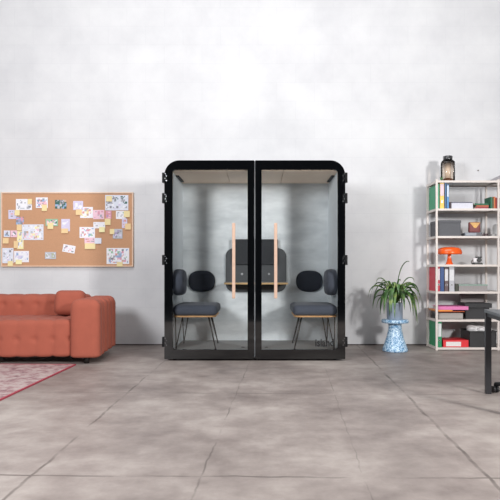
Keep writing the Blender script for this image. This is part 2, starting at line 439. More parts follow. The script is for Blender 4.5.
def side_cushion(side, label):
    m = MB(); segs = 48; i = m.mi(navy); rings = []; hy, hz = .235, .152
    for s, y in ((.2, .12), (.6, .119), (.85, .111), (.96, .088), (1.0, .044), (.97, .014), (.9, .0)):
        ring = []
        for j in range(segs):
            a = 2*PI*j/segs; c, d = math.cos(a), math.sin(a); e = 2/2.5
            ring.append(m.bm.verts.new((side*y, math.copysign(abs(c)**e, c)*hy*s, math.copysign(abs(d)**e, d)*hz*s)))
        rings.append(ring)
    for a, b in zip(rings, rings[1:]):
        for j in range(segs):
            f = m.bm.faces.new((a[j], a[(j+1) % segs], b[(j+1) % segs], b[j])); f.material_index = i; f.smooth = True
    m.bm.faces.new(rings[0]).material_index = i; m.bm.faces.new(rings[-1]).material_index = i
    o = m.build('back_cushion'); o.location = (IX0 if side > 0 else IX1, 6.90, .86)
    return tag(o, label, 'cushion', 'cushions on the booth side walls')
side_cushion(1, 'blue grey back cushion on left side wall of booth, cut by door frame')
side_cushion(-1, 'blue grey back cushion on right side wall of booth, cut by door frame')

# ------------------------------------------------------------ sofa
velvet = mat('terracotta_velvet', (154, 80, 62), .9, var=.05, scale=9, sheen=.03)
sofa = thing('sofa', 'terracotta channel-tufted velvet sofa on short black feet against the left wall', 'sofa', (-1.675, 6.34, 0), math.radians(3.6))
# local: x = 0 at the right side of the right arm (negative to the left), y = 0 front
def channel(c0, wd, depth, ax):
    def f(p, n):
        u = ((p[ax]-c0)/wd) % 1
        return depth*(math.sin(PI*u)**.45-1)
    return f
def seatd(p, n):
    u = ((p.x+.315)/.185) % 1
    g = .016*(math.sin(PI*u)**.4-1)
    for cz in ((p.z-.27),) if n.y < -.5 else ((p.y-.25),):
        du = min(u, 1-u)*.185
        g -= .022*math.exp(-(du*du+cz*cz)/.0007)
    return g
def backd(p, n):
    u = ((p.x+.315)/.19) % 1; g = .012*(math.sin(PI*u)**.4-1); du = min(u, 1-u)*.19
    g -= .022*math.exp(-(du*du+(p.z-.6)**2)/.001)
    return g
def armd(p, n):
    k = 1 if p.y > .2 and n.y > -.9 else max(0, 1-abs(n.y)*1.2)
    y = p.y
    if y < .14: return 0 if y < .1 else -.0*k
    u = ((y-.14)/.235) % 1
    return .085*k*(math.sqrt(max(0, 1-(2*u-1)**2))-1)
MB().puffy(-.315, 0, 0, 1.06, .065, .69, (.085, .06, .10), velvet, armd, .018, zb=.025).build('armrest', sofa)
MB().puffy(-2.6, -2.285, 0, 1.06, .065, .69, (.085, .06, .10), velvet, armd, .03, zb=.025).build('armrest', sofa)
MB().puffy(-2.30, -.30, .03, .86, .075, .475, (.04, .05, .06), velvet, seatd, .022, zb=.025).build('seat', sofa)
MB().puffy(-2.30, -.28, .76, 1.05, .10, .715, (.04, .10, .09), velvet, backd, .022).build('backrest', sofa)
ftm = mat('black_wood_foot', (30, 24, 22), .5)
for lx in (-.16, -.21-2.2):
    for ly in (.12, .95):
        MB().lathe([(.028, 0), (.034, .09)], ftm, (lx, ly, 0), 16).build('leg', sofa)
pil = MB().puffy(-.17, .17, -.12, .12, 0, .30, (.07, .09, .07), velvet, lambda p, n: .008*math.sin(p.z*14), .02).build('pillow')
pil.location = (-2.175, 6.96, .47); pil.rotation_euler = (-.12, 0, .1)
tag(pil, 'plump terracotta velvet pillow in the right corner of the sofa', 'pillow')

# ------------------------------------------------------------ rug
def rug_mat():
    m = bpy.data.materials.new('faded_rug'); m.use_nodes = True; n = m.node_tree.nodes; L = m.node_tree.links
    b = n['Principled BSDF']; b.inputs['Roughness'].default_value = .95
    tc = n.new('ShaderNodeTexCoord')
    z = n.new('ShaderNodeTexNoise'); z.inputs['Scale'].default_value = 9; z.inputs['Detail'].default_value = 8; z.inputs['Roughness'].default_value = .7
    L.new(tc.outputs['Object'], z.inputs['Vector'])
    v = n.new('ShaderNodeTexVoronoi'); v.inputs['Scale'].default_value = 7; v.feature = 'DISTANCE_TO_EDGE'; L.new(tc.outputs['Object'], v.inputs['Vector'])
    r = n.new('ShaderNodeValToRGB'); e = r.color_ramp.elements
    e[0].position = .36; e[0].color = (*srgb((116, 88, 92)), 1); e[1].position = .62; e[1].color = (*srgb((176, 160, 156)), 1)
    k = e.new(.47); k.color = (*srgb((152, 120, 122)), 1)
    k = e.new(.54); k.color = (*srgb((168, 146, 144)), 1)
    a = n.new('ShaderNodeMath'); a.operation = 'MULTIPLY_ADD'; a.inputs[1].default_value = .25
    L.new(v.outputs['Distance'], a.inputs[0]); L.new(z.outputs['Fac'], a.inputs[2])
    # darker medallion in the middle, its own woven shape
    d = n.new('ShaderNodeVectorMath'); d.operation = 'DISTANCE'; d.inputs[1].default_value = (-1.3, -1.25, 0)
    L.new(tc.outputs['Object'], d.inputs[0])
    mr = n.new('ShaderNodeMapRange'); mr.inputs[1].default_value = .55; mr.inputs[2].default_value = 1.0; mr.inputs[3].default_value = -.09; mr.inputs[4].default_value = 0
    L.new(d.outputs['Value'], mr.inputs[0])
    s = n.new('ShaderNodeMath'); s.operation = 'ADD'; L.new(a.outputs[0], s.inputs[0]); L.new(mr.outputs[0], s.inputs[1])
    L.new(s.outputs[0], r.inputs[0]); L.new(r.outputs[0], b.inputs['Base Color'])
    return m
rug = MB().box(-2.7, 0, -3.2, 0, .0005, .009, rug_mat()).build('rug')
rug.location = (-1.915, 6.30, 0); rug.rotation_euler = (0, 0, math.radians(-1.9))
tag(rug, 'faded pink patterned rug with thin red edge lying in front of the sofa', 'rug')
redb = mat('red_binding', (158, 62, 76), .9)
m = MB()
m.box(-.012, 0.004, -3.2, 0.004, .0, .012, redb).box(-2.7, 0, -.012, 0.004, .0, .012, redb)
m.box(-2.704, -2.68, -3.2, 0, .0, .012, redb).box(-2.7, 0, -3.204, -3.18, .0, .012, redb)
m.build('binding', rug)

# ------------------------------------------------------------ cork board
WY = 7.972
def cork():
    m = mat('cork', (192, 147, 114), .9, var=.07, scale=160); return m
board = thing('cork_board', 'large cork pinboard with thin pale wood frame, hung on the wall above the sofa', 'pinboard', (PX(67, WY), 8.0, PZ(267, WY)))
o3 = board.location.copy()
bx0, bx1, bz0, bz1 = PX(1.2, WY), PX(133.3, WY), PZ(266.8, WY), PZ(192.3, WY)
MB().box(bx0+.01, bx1-.01, WY, 7.999, bz0+.01, bz1-.01, cork()).build('cork_sheet', board, off=o3)
MB().ring_prism(rrect(bx0, bx1, bz0, bz1, .002, 1), rrect(bx0+.016, bx1-.016, bz0+.016, bz1-.016, .002, 1), WY-.01, 7.999, mat('pale_pine', (220, 190, 166), .6, var=.06)).build('frame', board, bevel=.002, off=o3)

PAL = {
 'W': (232, 232, 238), 'Y': (232, 214, 162), 'O': (230, 200, 152), 'K': (70, 72, 84), 'G': (58, 110, 96), 'g': (150, 190, 160),
 'B': (90, 130, 190), 'b': (216, 220, 232), 'P': (206, 96, 130), 'p': (234, 196, 210), 'R': (206, 96, 88), 'L': (208, 202, 226),
 'D': (120, 120, 135), 'S': (186, 190, 198), 'T': (170, 120, 90), 'V': (120, 96, 150), 'y': (236, 228, 176), 'M': (128, 138, 92)}
for _k in 'KGBPRDTVM': PAL[_k] = tuple(int(.56*v+.44*228) for v in PAL[_k])
PAL['G'] = (62, 104, 96)
def pm(c): return mat('print_'+('dark_' if c.isupper() else 'pale_')+c.lower(), PAL[c], .8, var=.02)
paper_n = [0]
def paper(kind, x0, y0, x1, y1, base, ink, fill, label, cat, rot=0, level=0, cell=.0145, rows=False, curl=.004, grp=None):
    """a sheet pinned to the board: own small grid of printed cells, slightly curled"""
    Y = WY-.0012-level*.004-(paper_n[0] % 3)*.0006; paper_n[0] += 1
    w, h = PX(x1, WY)-PX(x0, WY), PZ(y0, WY)-PZ(y1, WY)
    nx, nz = max(3, round(w/cell)), max(3, round(h/cell)); m = MB(); rnd = random.Random(x0*31+y0)
    g = [[m.bm.verts.new((w*(i/nx-.5), -curl*((j/nz-1)**2 if kind == 'sticky_note' else abs(i/nx-.5)*.6), h*(j/nz-.5))) for j in range(nz+1)] for i in range(nx+1)]
    for i in range(nx):
        for j in range(nz):
            c = base; rnd = random.Random((i//2)*7919+(j//(1 if rows else 2))*104729+int(x0*31+y0)*13+((i*31+j) if (i*7+j*3+int(x0)) % 5 == 0 else 0))
            rnd.random()
            edge = i in (0, nx-1) or j in (0, nz-1)
            if ink and not edge or (ink and fill > .9):
                if rows:
                    if j % 2 == 0 and rnd.random() < fill: c = rnd.choice(ink)
                elif rnd.random() < fill: c = rnd.choice(ink)
            f = m.bm.faces.new((g[i][j], g[i+1][j], g[i+1][j+1], g[i][j+1])); f.material_index = m.mi(pm(c))
    o = m.build(kind, recalc=True); o.location = (PX((x0+x1)/2, WY), Y, PZ((y0+y1)/2, WY)); o.rotation_euler = (0, rot, 0)
    sd = o.modifiers.new('thickness', 'SOLIDIFY'); sd.thickness = .0008; sd.offset = 0
    tag(o, label, cat, grp); return o
SN = 'sticky notes on the cork board'; PS = 'printed sheets on the cork board'; PH = 'photo prints on the cork board'
def sheet(x0, y0, x1, y1, base, ink, fill, label, **k): return paper('paper_sheet', x0, y0, x1, y1, base, ink, fill, label, 'paper', grp=PS, **k)
def note(x0, y0, x1, y1, label, base='Y', **k): return paper('sticky_note', x0, y0, x1, y1, base, '', 0, label, 'sticky note', level=2, grp=SN, **k)
def photo(x0, y0, x1, y1, base, ink, fill, label, **k): return paper('photo_print', x0, y0, x1, y1, base, ink, fill, label, 'photo', level=1, grp=PH, **k)
sheet(16, 199, 32, 210, 'W', 'KDS', .35, 'white sheet with dark figure sketch near top left of cork board')
note(28, 199, 32.3, 204.2, 'yellow note on the corner of the dark figure sketch sheet')
photo(36, 197.5, 48, 208, 'W', 'PVRpBK', .75, 'pink and purple picture near top of cork board, right of the figure sketch')
note(42, 204.7, 47.3, 211, 'yellow note under the pink and purple picture')
sheet(8.5, 210, 16.5, 219, 'L', 'RKD', .6, 'sheet of dark and red text lines near left edge of cork board', rows=True)
note(15, 210, 20, 215.6, 'yellow note on the right corner of the red text lines sheet')
photo(16.3, 216.8, 24, 224.6, 'V', 'VBPRK', .95, 'small blue and pink picture above the large left sheet')
note(17, 224.5, 22, 230.6, 'yellow note just under the small blue and pink picture', base='O')
sheet(22, 224.4, 43.6, 240, 'b', 'DyTSpWWW', .6, 'largest sheet on left half of cork board, pale blue with chart')
photo(4, 230.5, 10.3, 237, 'b', 'BKL', .8, 'small blue picture at far left edge of cork board')
note(3, 238, 9, 243.6, 'orange yellow note at far left under the small blue picture', base='O')
photo(10.8, 230.5, 17.4, 237.2, 'p', 'RpKW', .7, 'small red and white picture right of the far left blue picture')
sheet(17, 231, 23.6, 249, 'y', 'yWLD', .5, 'tall narrow yellowish sheet hanging beside the largest left sheet')
note(14, 241, 18.2, 248.2, 'orange note on left edge of the tall narrow sheet', base='O')
sheet(2.5, 248, 13.6, 263.2, 'b', 'LWDK', .35, 'pale blue sheet in the bottom left corner of cork board')
note(8, 261, 13.2, 266.2, 'yellow note at bottom edge of the bottom left corner sheet')
sheet(14.2, 251, 29, 262.2, 'W', 'BbLWW', .45, 'white sheet with blue spot, second from bottom left corner')
note(16, 259.7, 22.2, 264.3, 'greenish yellow note at bottom of the blue spot sheet', base='y')
photo(55.3, 200, 66.6, 208.6, 'G', 'GGKTSB', .95, 'dark green picture near top middle of cork board')
photo(45.8, 219, 58, 226, 'g', 'gGpPW', .8, 'green and pink picture in the middle of cork board')
note(47.8, 222.8, 53.6, 229, 'yellow note on the green and pink picture')
sheet(61.3, 219, 70, 231.2, 'L', 'LWb', .5, 'upright lilac sheet in the middle of cork board')
note(61.5, 228.6, 68.3, 233.2, 'orange yellow note on bottom of the upright lilac sheet', base='O')
photo(45.2, 252, 56.2, 259, 'S', 'SbMD', .9, 'grey green landscape picture at bottom middle of cork board')
sheet(62.8, 245, 75.2, 252.6, 'W', 'pKDR', .35, 'tilted white card right of the landscape picture', rot=.18)
sheet(73.2, 201, 83.2, 210, 'L', 'LWS', .4, 'pale lilac sheet at top, right of the dark green picture')
note(76, 209.4, 82, 215, 'orange note under the pale lilac top sheet', base='O')
sheet(80.2, 207, 93, 218, 'W', 'TDyYR', .5, 'white sheet with brown marks left of the pink sheet')
sheet(93.2, 210, 104.3, 219.2, 'p', 'PpDL', .4, 'pink sheet left of the pink flower picture')
sheet(105.2, 195, 128.4, 210.4, 'b', 'KDDGWbL', .55, 'large sheet with dark text in the top right corner of cork board')
note(106.3, 196, 112.2, 201.6, 'yellow note on top left of the large top right sheet')
photo(105.8, 210.8, 111.6, 219, 'P', 'PPpRV', .9, 'bright pink picture under the large top right sheet')
note(105, 218.7, 110.8, 225, 'yellow note under the bright pink picture')
sheet(116, 211, 126, 219, 'W', 'DSgT', .4, 'small sheet below the right half of the large top right sheet')
note(124, 211, 130, 217.2, 'yellow note right of the small sheet near the right frame')
sheet(122, 218.6, 127.3, 228, 'L', 'LRV', .5, 'narrow lilac strip near the right frame of cork board')
note(125.2, 223.6, 131, 229.6, 'orange yellow note over the narrow lilac strip', base='O')
sheet(93.4, 222, 105.3, 228.4, 'W', 'DSW', .35, 'white slip under the pink sheet', rows=True)
note(99.3, 227, 105, 232.2, 'pale yellow note under the white slip', base='y')
sheet(79.6, 227, 95, 238, 'W', 'RPBWg', .45, 'white sheet with red and pink blots right of the lilac sheet')
sheet(84.6, 237.6, 95, 244, 'p', 'RKKD', .7, 'slip with red and dark lines under the red blots sheet', rows=True)
note(85, 243.2, 95.6, 249, 'wide yellow note under the red and dark lines slip')
note(94.8, 238, 101.6, 243.7, 'pale blue note right of the red and dark lines slip', base='b')
photo(113, 229, 122.6, 238.6, 'S', 'DKLVS', .8, 'grey purple picture with dark edge above the coloured map')
note(110, 229, 114.5, 234.2, 'yellow note on the left of the grey purple picture')
sheet(106.6, 248, 129.2, 264, 'W', 'BbgRKDPBW', .6, 'white sheet with coloured map in the bottom right corner of cork board')
note(117, 262, 122.8, 266.6, 'yellow note on bottom of the coloured map sheet')

# ------------------------------------------------------------ shelf unit
SY = 7.47; SB = 7.87
cream = mat('cream_steel', (206, 197, 191), .45, var=.02)
XL, XM, XR = PX(436.6, SY), PX(498.3, SY), PX(498.3, SY)+.77
shelfz = [PZ(y, SY) for y in (181, 209, 236.5, 265, 292, 320, 348)]
unit = thing('shelf_unit', 'tall open cream metal shelf unit with seven shelves against right wall', 'shelf', (XL, (SY+SB)/2, 0))
o4 = unit.location.copy()
for x in (XL, XM, XR):
    for y in (SY, SB):
        top = shelfz[0]+(.022 if y == SY else .012)
        MB().box(x-.0125, x+.0125, y-.0125, y+.0125, 0, top, cream).build('upright', unit, bevel=.002, off=o4)
for z in shelfz:
    for a, b in ((XL, XM), (XM, XR)):
        m = MB(); m.box(a+.0125, b-.0125, SY-.008, SB+.008, z-.004, z+.006, cream)
        m.box(a+.0125, b-.0125, SY-.008, SY+.004, z-.02, z-.004, cream).box(a+.0125, b-.0125, SB-.004, SB+.008, z-.02, z-.004, cream)
        m.build('shelf_board', unit, off=o4)
    for x in (XL, XM, XR):
        MB().box(x-.008, x+.008, SY+.0125, SB-.0125, z-.022, z+.008, cream).build('side_rail', unit, off=o4)
ST = [z+.006 for z in shelfz]        # top surface of each shelf

def X(px, Y=7.5): return PX(px, Y)
def binder(px0, px1, row, ytop, col, label, cat='binder', yf=7.49, depth=.29, labcol=None, labz=(.45, .93), ring=True, lean=0):
    x0, x1 = X(px0, yf), X(px1, yf); z0 = ST[row]; z1 = PZ(ytop, yf); h = z1-z0; xc = (x0+x1)/2
    t = thing('lever_arch_binder', label, cat, (xc, yf, z0), group='binders on the shelf unit')
    w2 = (x1-x0)/2
    c = mat('binder_%d_%d_%d' % col, col, .45, var=.05)
    m = MB(); m.box(-w2, -w2+.003, 0, depth, 0, h, c).box(w2-.003, w2, 0, depth, 0, h, c).box(-w2, w2, 0, .004, 0, h, c)
    m.build('cover', t)
    MB().box(-w2+.006, w2-.006, .02, depth-.02, .006, h-.02, mat('paper_block', (225, 222, 214), .8)).build('pages', t)
    if labcol:
        MB().box(-w2*.78, w2*.78, -.0016, -.0002, h*labz[0], h*labz[1], mat('spine_%d_%d_%d' % labcol, labcol, .6)).build('spine_label', t)
    if ring:
        m = MB(); m.lathe([(.012, -.0025), (.012, 0)], mat('ring_metal', (170, 170, 172), .3, 1), (0, 0, h*.27), 20, axis='y')
        m.lathe([(.0085, -.003), (.0085, -.0024)], mat('ring_hole', (18, 18, 20), .8), (0, 0, h*.27), 20, axis='y')
        m.build('finger_ring', t)
    return t
binder(437.5, 439.7, 1, 184.0, (56, 150, 110), 'green binder at left end of the top filled shelf', depth=.365, ring=False)
binder(439.8, 444.3, 1, 182.8, (228, 186, 74), 'yellow binder with white and pink spine label beside the green one', labcol=(214, 194, 204), labz=(.5, .96))
binder(444.5, 446.7, 1, 183.0, (24, 84, 128), 'dark blue folder right of the yellow binder', ring=False)
binder(446.8, 449.0, 1, 184.5, (60, 134, 196), 'bright blue folder beside the dark blue folder', labcol=(200, 216, 236), labz=(.5, .96), ring=False)
binder(437.5, 440.0, 4, 266.2, (198, 44, 66), 'red binder at left end of the shelf below the orange lamp', depth=.365, labcol=(230, 216, 220), labz=(.45, .9))
binder(440.1, 444.2, 4, 266.2, (22, 62, 118), 'navy blue binder without label between two labelled binders', ring=False)
binder(444.4, 448.6, 4, 267.6, (84, 62, 66), 'dark brown binder with white label on upper half of spine', labcol=(204, 202, 204), labz=(.45, .93))
binder(449.0, 454.6, 4, 267.2, (170, 170, 176), 'widest grey binder with white label, right end of binder row', labcol=(208, 208, 210), labz=(.45, .9))
binder(437.5, 441.8, 6, 321.8, (18, 132, 84), 'dark green binder with white label on the lowest shelf', depth=.365, labcol=(206, 210, 208), labz=(.42, .93))

def simple(name, px0, px1, z0, z1, yf, depth, m, label, cat, grp=None, bevel=.003, parent=None):
    x0, x1 = X(px0, yf), X(px1, yf); xc = (x0+x1)/2
    o = MB().box(x0-xc, x1-xc, 0, depth, 0, z1-z0, m).build(name, bevel=bevel)
    o.location = (xc, yf, z0); return tag(o, label, cat, grp)
# --- top filled shelf
z = ST[1]
simple('card_box', 449.3, 451.4, z, z+.085, 7.5, .2, mat('dark_card', (74, 64, 70), .7), 'narrow dark box squeezed between blue folder and white paper tray', 'box')
t = thing('paper_tray', 'white box file with dark top edge lying flat on the top filled shelf', 'box file', (X(462.3), 7.5, z))
xa = X(473)-X(462.3)
MB().box(-xa, xa, 0, .3, 0, .072, mat('white_card', (204, 204, 214), .6)).build('body', t, bevel=.003)
MB().box(-xa+.004, xa-.004, .004, .296, .072, .084, mat('dark_lid', (92, 92, 110), .6)).build('lid', t)
def book(px0, px1, z0, th, yf, depth, col, label, cat='book', grp='books on the shelf unit'):
    x0, x1 = X(px0, yf), X(px1, yf); xc = (x0+x1)/2; w = (x1-x0)/2
    t = thing('book', label, cat, (xc, yf, z0), group=grp); c = mat('cover_%d_%d_%d' % col, col, .55)
    m = MB(); m.box(-w, w, 0, depth, 0, .002, c).box(-w, w, 0, depth, th-.002, th, c).box(-w, w, 0, .003, 0, th, c); m.build('cover', t)
    MB().box(-w+.003, w-.003, .004, depth-.004, .002, th-.002, mat('page_edge', (226, 218, 200), .8)).build('pages', t)
    return t
book(475.2, 488.4, z, .024, 7.5, .24, (150, 52, 60), 'dark red book, lowest of the flat stack on the top filled shelf')
book(476.5, 488.6, z+.0245, .022, 7.5, .23, (190, 104, 74), 'rust coloured book in the middle of the flat stack')
book(474.6, 488.8, z+.047, .018, 7.49, .25, (36, 112, 78), 'green book on top of the flat stack')
def vbook(px0, px1, z0, z1, col, label, yf=7.5, depth=.2):
    x0, x1 = X(px0, yf), X(px1, yf); xc = (x0+x1)/2; w = (x1-x0)/2; h = z1-z0
    t = thing('book', label, 'book', (xc, yf, z0), group='books on the shelf unit'); c = mat('cover_%d_%d_%d' % col, col, .55)
    m = MB(); m.box(-w, -w+.002, 0, depth, 0, h, c).box(w-.002, w, 0, depth, 0, h, c).box(-w, w, 0, .003, 0, h, c); m.build('cover', t)
    MB().box(-w+.002, w-.002, .004, depth-.004, .003, h-.003, mat('page_edge', (226, 218, 200), .8)).build('pages', t)
vbook(490.4, 492.4, z, PZ(197, 7.5), (40, 104, 76), 'upright green book left of the orange and red books')
vbook(492.5, 493.9, z, PZ(197.6, 7.5), (116, 106, 72), 'thin olive upright book beside the upright green book')
vbook(494.0, 495.4, z, PZ(196.6, 7.5), (214, 116, 72), 'orange upright book beside the olive one')
vbook(495.5, 497.2, z, PZ(197.6, 7.5), (176, 60, 66), 'red upright book next to the shelf post')
vbook(499.6, 501.8, z, PZ(198, 7.5), (56, 42, 52), 'dark upright book at the right edge beyond the shelf post')
# --- second shelf
z = ST[2]
t = thing('storage_box', 'dark grey storage box with lid on the second filled shelf', 'box', ((X(438.2)+X(461.2))/2, 7.5, z))
xa = (X(461.2)-X(438.2))/2; dg = mat('dark_grey_card', (80, 81, 86), .6, var=.06)
MB().box(-xa+.004, xa-.004, .004, .35, 0, .165, dg).build('body', t, bevel=.002)
MB().box(-xa, xa, 0, .355, .165, .2, dg).build('lid', t, bevel=.003)
t = thing('electronic_device', 'flat grey electronic device below the maroon pouch', 'device', ((X(465.2)+X(482.4))/2, 7.5, z))
xa = (X(482.4)-X(465.2))/2; z1 = .045
MB().box(-xa, xa, 0, .16, .004, z1, mat('grey_device', (128, 134, 144), .4)).build('body', t, bevel=.006)
MB().box(xa-.075, xa-.004, -.003, 0, .008, z1-.006, mat('device_black', (52, 50, 58), .3)).build('front_panel', t)
MB().tube([(-xa+.02, .06, .03), (-xa-.012, .02, .03), (-xa-.012, .02, .0)], .008, mat('device_black', (52, 50, 58), .3)).build('handle', t)
t = thing('pouch', 'small maroon pouch with tan pointed flap standing on the grey device', 'pouch', ((X(470.3)+X(481.6))/2, 7.53, z+z1))
xa = (X(481.6, 7.53)-X(470.3, 7.53))/2; mr = mat('maroon_leather', (122, 66, 66), .6, var=.12); tan = mat('tan_leather', (206, 162, 100), .6, var=.1)
MB().puffy(-xa, xa, 0, .06, 0, .135, (.015, .02, .015), mr, None, .012).build('body', t)
m = MB(); i = m.mi(tan); hh = .135
m.prism([(-xa+.004, hh-.008), (xa-.004, hh-.008), (.012, hh-.075), (-.012, hh-.075)][::-1], -.004, .001, tan); m.build('flap', t)
MB().lathe([(.007, -.007), (.007, -.003)], mat('brass', (180, 140, 70), .3, 1), (0, 0, hh-.06), 12, axis='y').build('clasp', t)
t = thing('sunglasses', 'dark folded glasses lying beside the grey device', 'glasses', (X(485), 7.49, z))
m = MB(); dk = mat('dark_plastic', (66, 42, 50), .35)
for sx in (-.017, .017): m.lathe([(.004, 0), (.015, .001), (.015, .006), (.004, .007)][::-1], dk, (sx, 0, .018), 16, axis='y')
m.box(-.006, .006, 0, .005, .018, .022, dk); m.build('lens_frame', t)
MB().tube([(-.032, .003, .02), (-.03, .06, .006), (.02, .07, .006)], .0035, dk, 8).build('temple', t)
MB().tube([(.032, .003, .02), (.03, .05, .012), (-.02, .062, .012)], .0035, dk, 8).build('temple', t)
# white bag / basket at the right
m = MB(); m.puffy(-.075, .075, -.09, .09, 0, .165, (.05, .06, .06), mat('white_cloth', (222, 222, 222), .8, var=.04, scale=20), lambda p, n: .006*math.sin(p.x*60+p.z*30), .015)
o = m.build('cloth_bag'); o.location = (X(497.5, 7.72)+.0, 7.72, z); o.scale = (.62, 1, 1); tag(o, 'slumped white cloth bag on the second filled shelf near shelf post', 'bag')
simple('card_box', 491.6, 496.6, z, z+.03, 7.52, .08, mat('grey_card', (150, 148, 148), .7), 'low grey box in front of the white cloth bag', 'box')  # grey block standing in for the shadow at the bag's foot
# --- lamp shelf
z = ST[3]
t = thing('table_lamp', 'small orange mushroom table lamp on the middle shelf', 'lamp', (X(449.3, 7.6), 7.6, z))
org = mat('orange_plastic', (238, 92, 24), .22, var=.03, coat=.5)
MB().lathe([(.0, 0), (.048, 0), (.05, .006), (.044, .014), (.036, .035), (.026, .07), (.022, .11), (.024, .14)], org, seg=40).build('stem', t)
R = .157
m = MB(); m.lathe([(R*.93, .128), (R, .132), (R*1.0, .15), (R*.955, .178), (R*.88, .2), (R*.7, .214), (R*.4, .222), (0.001, .224), (0.001, .218), (R*.4, .216), (R*.68, .206), (R*.85, .192), (R*.92, .172), (R*.955, .15)], org, seg=48); m.build('lamp_shade', t)
t = thing('instant_camera', 'small white and black camera right of the orange lamp', 'camera', (X(478.2, 7.55), 7.55, z))
wp = mat('white_plastic', (214, 212, 214), .4); bp_ = mat('black_plastic', (26, 26, 28), .4)
MB().puffy(-.058, .058, 0, .07, .02, .085, (.02, .02, .02), wp, None, .01).build('body', t)
MB().box(-.053, .056, -.006, .08, 0, .022, bp_).build('base', t, bevel=.003)
MB().lathe([(.026, -.03), (.028, -.02), (.028, .0)], bp_, (.01, 0.002, .058), 24, axis='y').build('lens', t)
MB().box(-.02, .05, .01, .05, .084, .1, bp_).build('viewfinder', t, bevel=.003)
MB().tube([(-.058, .03, .06), (-.08, .02, .04), (-.075, .01, .006), (-.07, -.02, .004)], .004, bp_, 8).build('strap', t)
# --- binder shelf
z = ST[4]
simple('card_box', 455.2, 458.4, z, z+.095, 7.5, .2, mat('green_black', (66, 68, 60), .7), 'small dark olive box right of the grey binder', 'box')
t = thing('storage_box', 'long low grey box with greenish translucent lid beside the binder row', 'box', ((X(458.8)+X(487.9))/2, 7.5, z))
xa = (X(487.9)-X(458.8))/2
MB().box(-xa+.003, xa-.003, .003, .277, 0, .07, mat('warm_grey_card', (142, 136, 136), .6)).build('body', t, bevel=.003)
MB().box(-xa, xa, 0, .28, .07, .088, mat('grey_green_plastic', (138, 158, 148), .25)).build('lid', t, bevel=.003)
# --- tray shelf
z = ST[5]
t = thing('letter_tray', 'clear grey letter tray under orange and pink folders', 'tray', ((X(437.8)+X(464))/2, 7.5, z))
xa = (X(464)-X(437.8))/2; cg = glass_mat('smoked_acrylic', (.78, .78, .78), ior=1.5); pw = mat('paper_white', (206, 204, 202), .8)
m = MB(); m.box(-xa, xa, 0, .32, 0, .004, cg).box(-xa, -xa+.004, 0, .32, .004, .09, cg).box(xa-.004, xa, 0, .32, .004, .09, cg).box(-xa, xa, .316, .32, .004, .09, cg).build('body', t)
MB().box(-xa+.01, xa-.01, .01, .31, .005, .078, mat('grey_paper', (158, 152, 148), .8, scale=8)).build('paper_stack', t)
def folder(px0, px1, z0, th, col, label, rz=0, depth=.3, yf=7.49):
    x0, x1 = X(px0, yf), X(px1, yf); xc = (x0+x1)/2; w = (x1-x0)/2
    t = thing('document_folder', label, 'folder', (xc, yf+depth/2, z0), rz, 'folders lying on the letter tray'); c = mat('folder_%d_%d_%d' % col, col, .5)
    m = MB(); m.box(-w, w, -depth/2, depth/2, 0, .0025, c).box(-w, w, -depth/2, depth/2, th-.0025, th, c).box(-w, w, -depth/2, -depth/2+.003, 0, th, c); m.build('cover', t)
    MB().box(-w+.012, w-.012, -depth/2+.004, depth/2-.008, .003, th-.003, pw).build('pages', t); return t
folder(438, 464.5, z+.0905, .012, (196, 88, 40), 'rust orange folder lying on the letter tray')
folder(435.5, 452, z+.103, .014, (240, 158, 56), 'short bright orange folder below the pink one', .05)
t = folder(438.6, 468.6, z+.1175, .046, (208, 112, 164), 'bright pink folder on top of the letter tray', -.03)
t = thing('storage_box', 'black box with wide lid beside the pink folder', 'box', ((X(465.5, 7.56)+X(489.5, 7.56))/2, 7.56, z))
xa = (X(489.5, 7.56)-X(465.5, 7.56))/2; bc = mat('black_card', (40, 40, 43), .6, var=.08)
MB().box(-xa, xa, 0, .24, 0, .14, bc).build('body', t, bevel=.003)
o = MB().box(-xa-.015, xa+.025, -.02, .26, .14, .198, bc).build('lid', t, bevel=.004)
MB().box(-.03, .03, -.023, -.02, .155, .18, mat('dark_grip', (26, 26, 28), .4)).build('grip', t)
t = thing('storage_box', 'smoky grey box standing behind the black lidded box', 'box', (X(472, 7.83), 7.805, z))
MB().box(-.155, .155, -.0, .05, 0, .315, mat('smoky_plastic', (134, 126, 126), .4)).build('body', t, bevel=.004)
MB().box(-.158, .158, -.003, .05, .285, .325, mat('smoky_lid', (112, 106, 108), .4)).build('lid', t, bevel=.003)
# --- lowest shelf
z = ST[6]
t = thing('box_file', 'red box file with white label lying flat on the lowest shelf', 'box file', ((X(443.2)+X(468.6))/2, 7.5, z))
xa = (X(468.6)-X(443.2))/2; rd = mat('red_board', (206, 36, 44), .45)
MB().box(-xa, xa, 0, .3, 0, .088, rd).build('body', t, bevel=.003)
MB().box(-xa+.035, xa-.125+.03, -.002, 0, .012, .068, mat('label_white', (214, 208, 206), .6)).build('label', t)
t = thing('crate', 'black open crate full of crumpled paper on the lowest shelf', 'crate', ((X(469.5)+X(496.4))/2, 7.5, z))
xa = (X(496.4)-X(469.5))/2
m = MB(); bk2 = mat('black_crate', (34, 34, 36), .5, var=.08)
m.box(-xa, xa, 0, .33, 0, .006, bk2).box(-xa, xa, 0, .006, .006, .19, bk2).box(-xa, xa, .324, .33, .006, .19, bk2)
m.box(-xa, -xa+.006, 0, .33, .006, .19, bk2).box(xa-.006, xa, 0, .33, .006, .19, bk2).build('body', t, bevel=.002)
m = MB(); m.box(-xa-.012, xa+.006, -.01, .006, .19, .202, bk2).box(-xa-.012, xa+.006, .324, .338, .19, .202, bk2).box(-xa-.012, -xa+.006, 0.006, .324, .19, .202, bk2).box(xa-.006, xa+.006, .006, .324, .19, .202, bk2).build('rim', t, bevel=.002)
def crumple(p, n): return .014*math.sin(p.x*47+p.y*31)*math.cos(p.z*53+p.y*23)
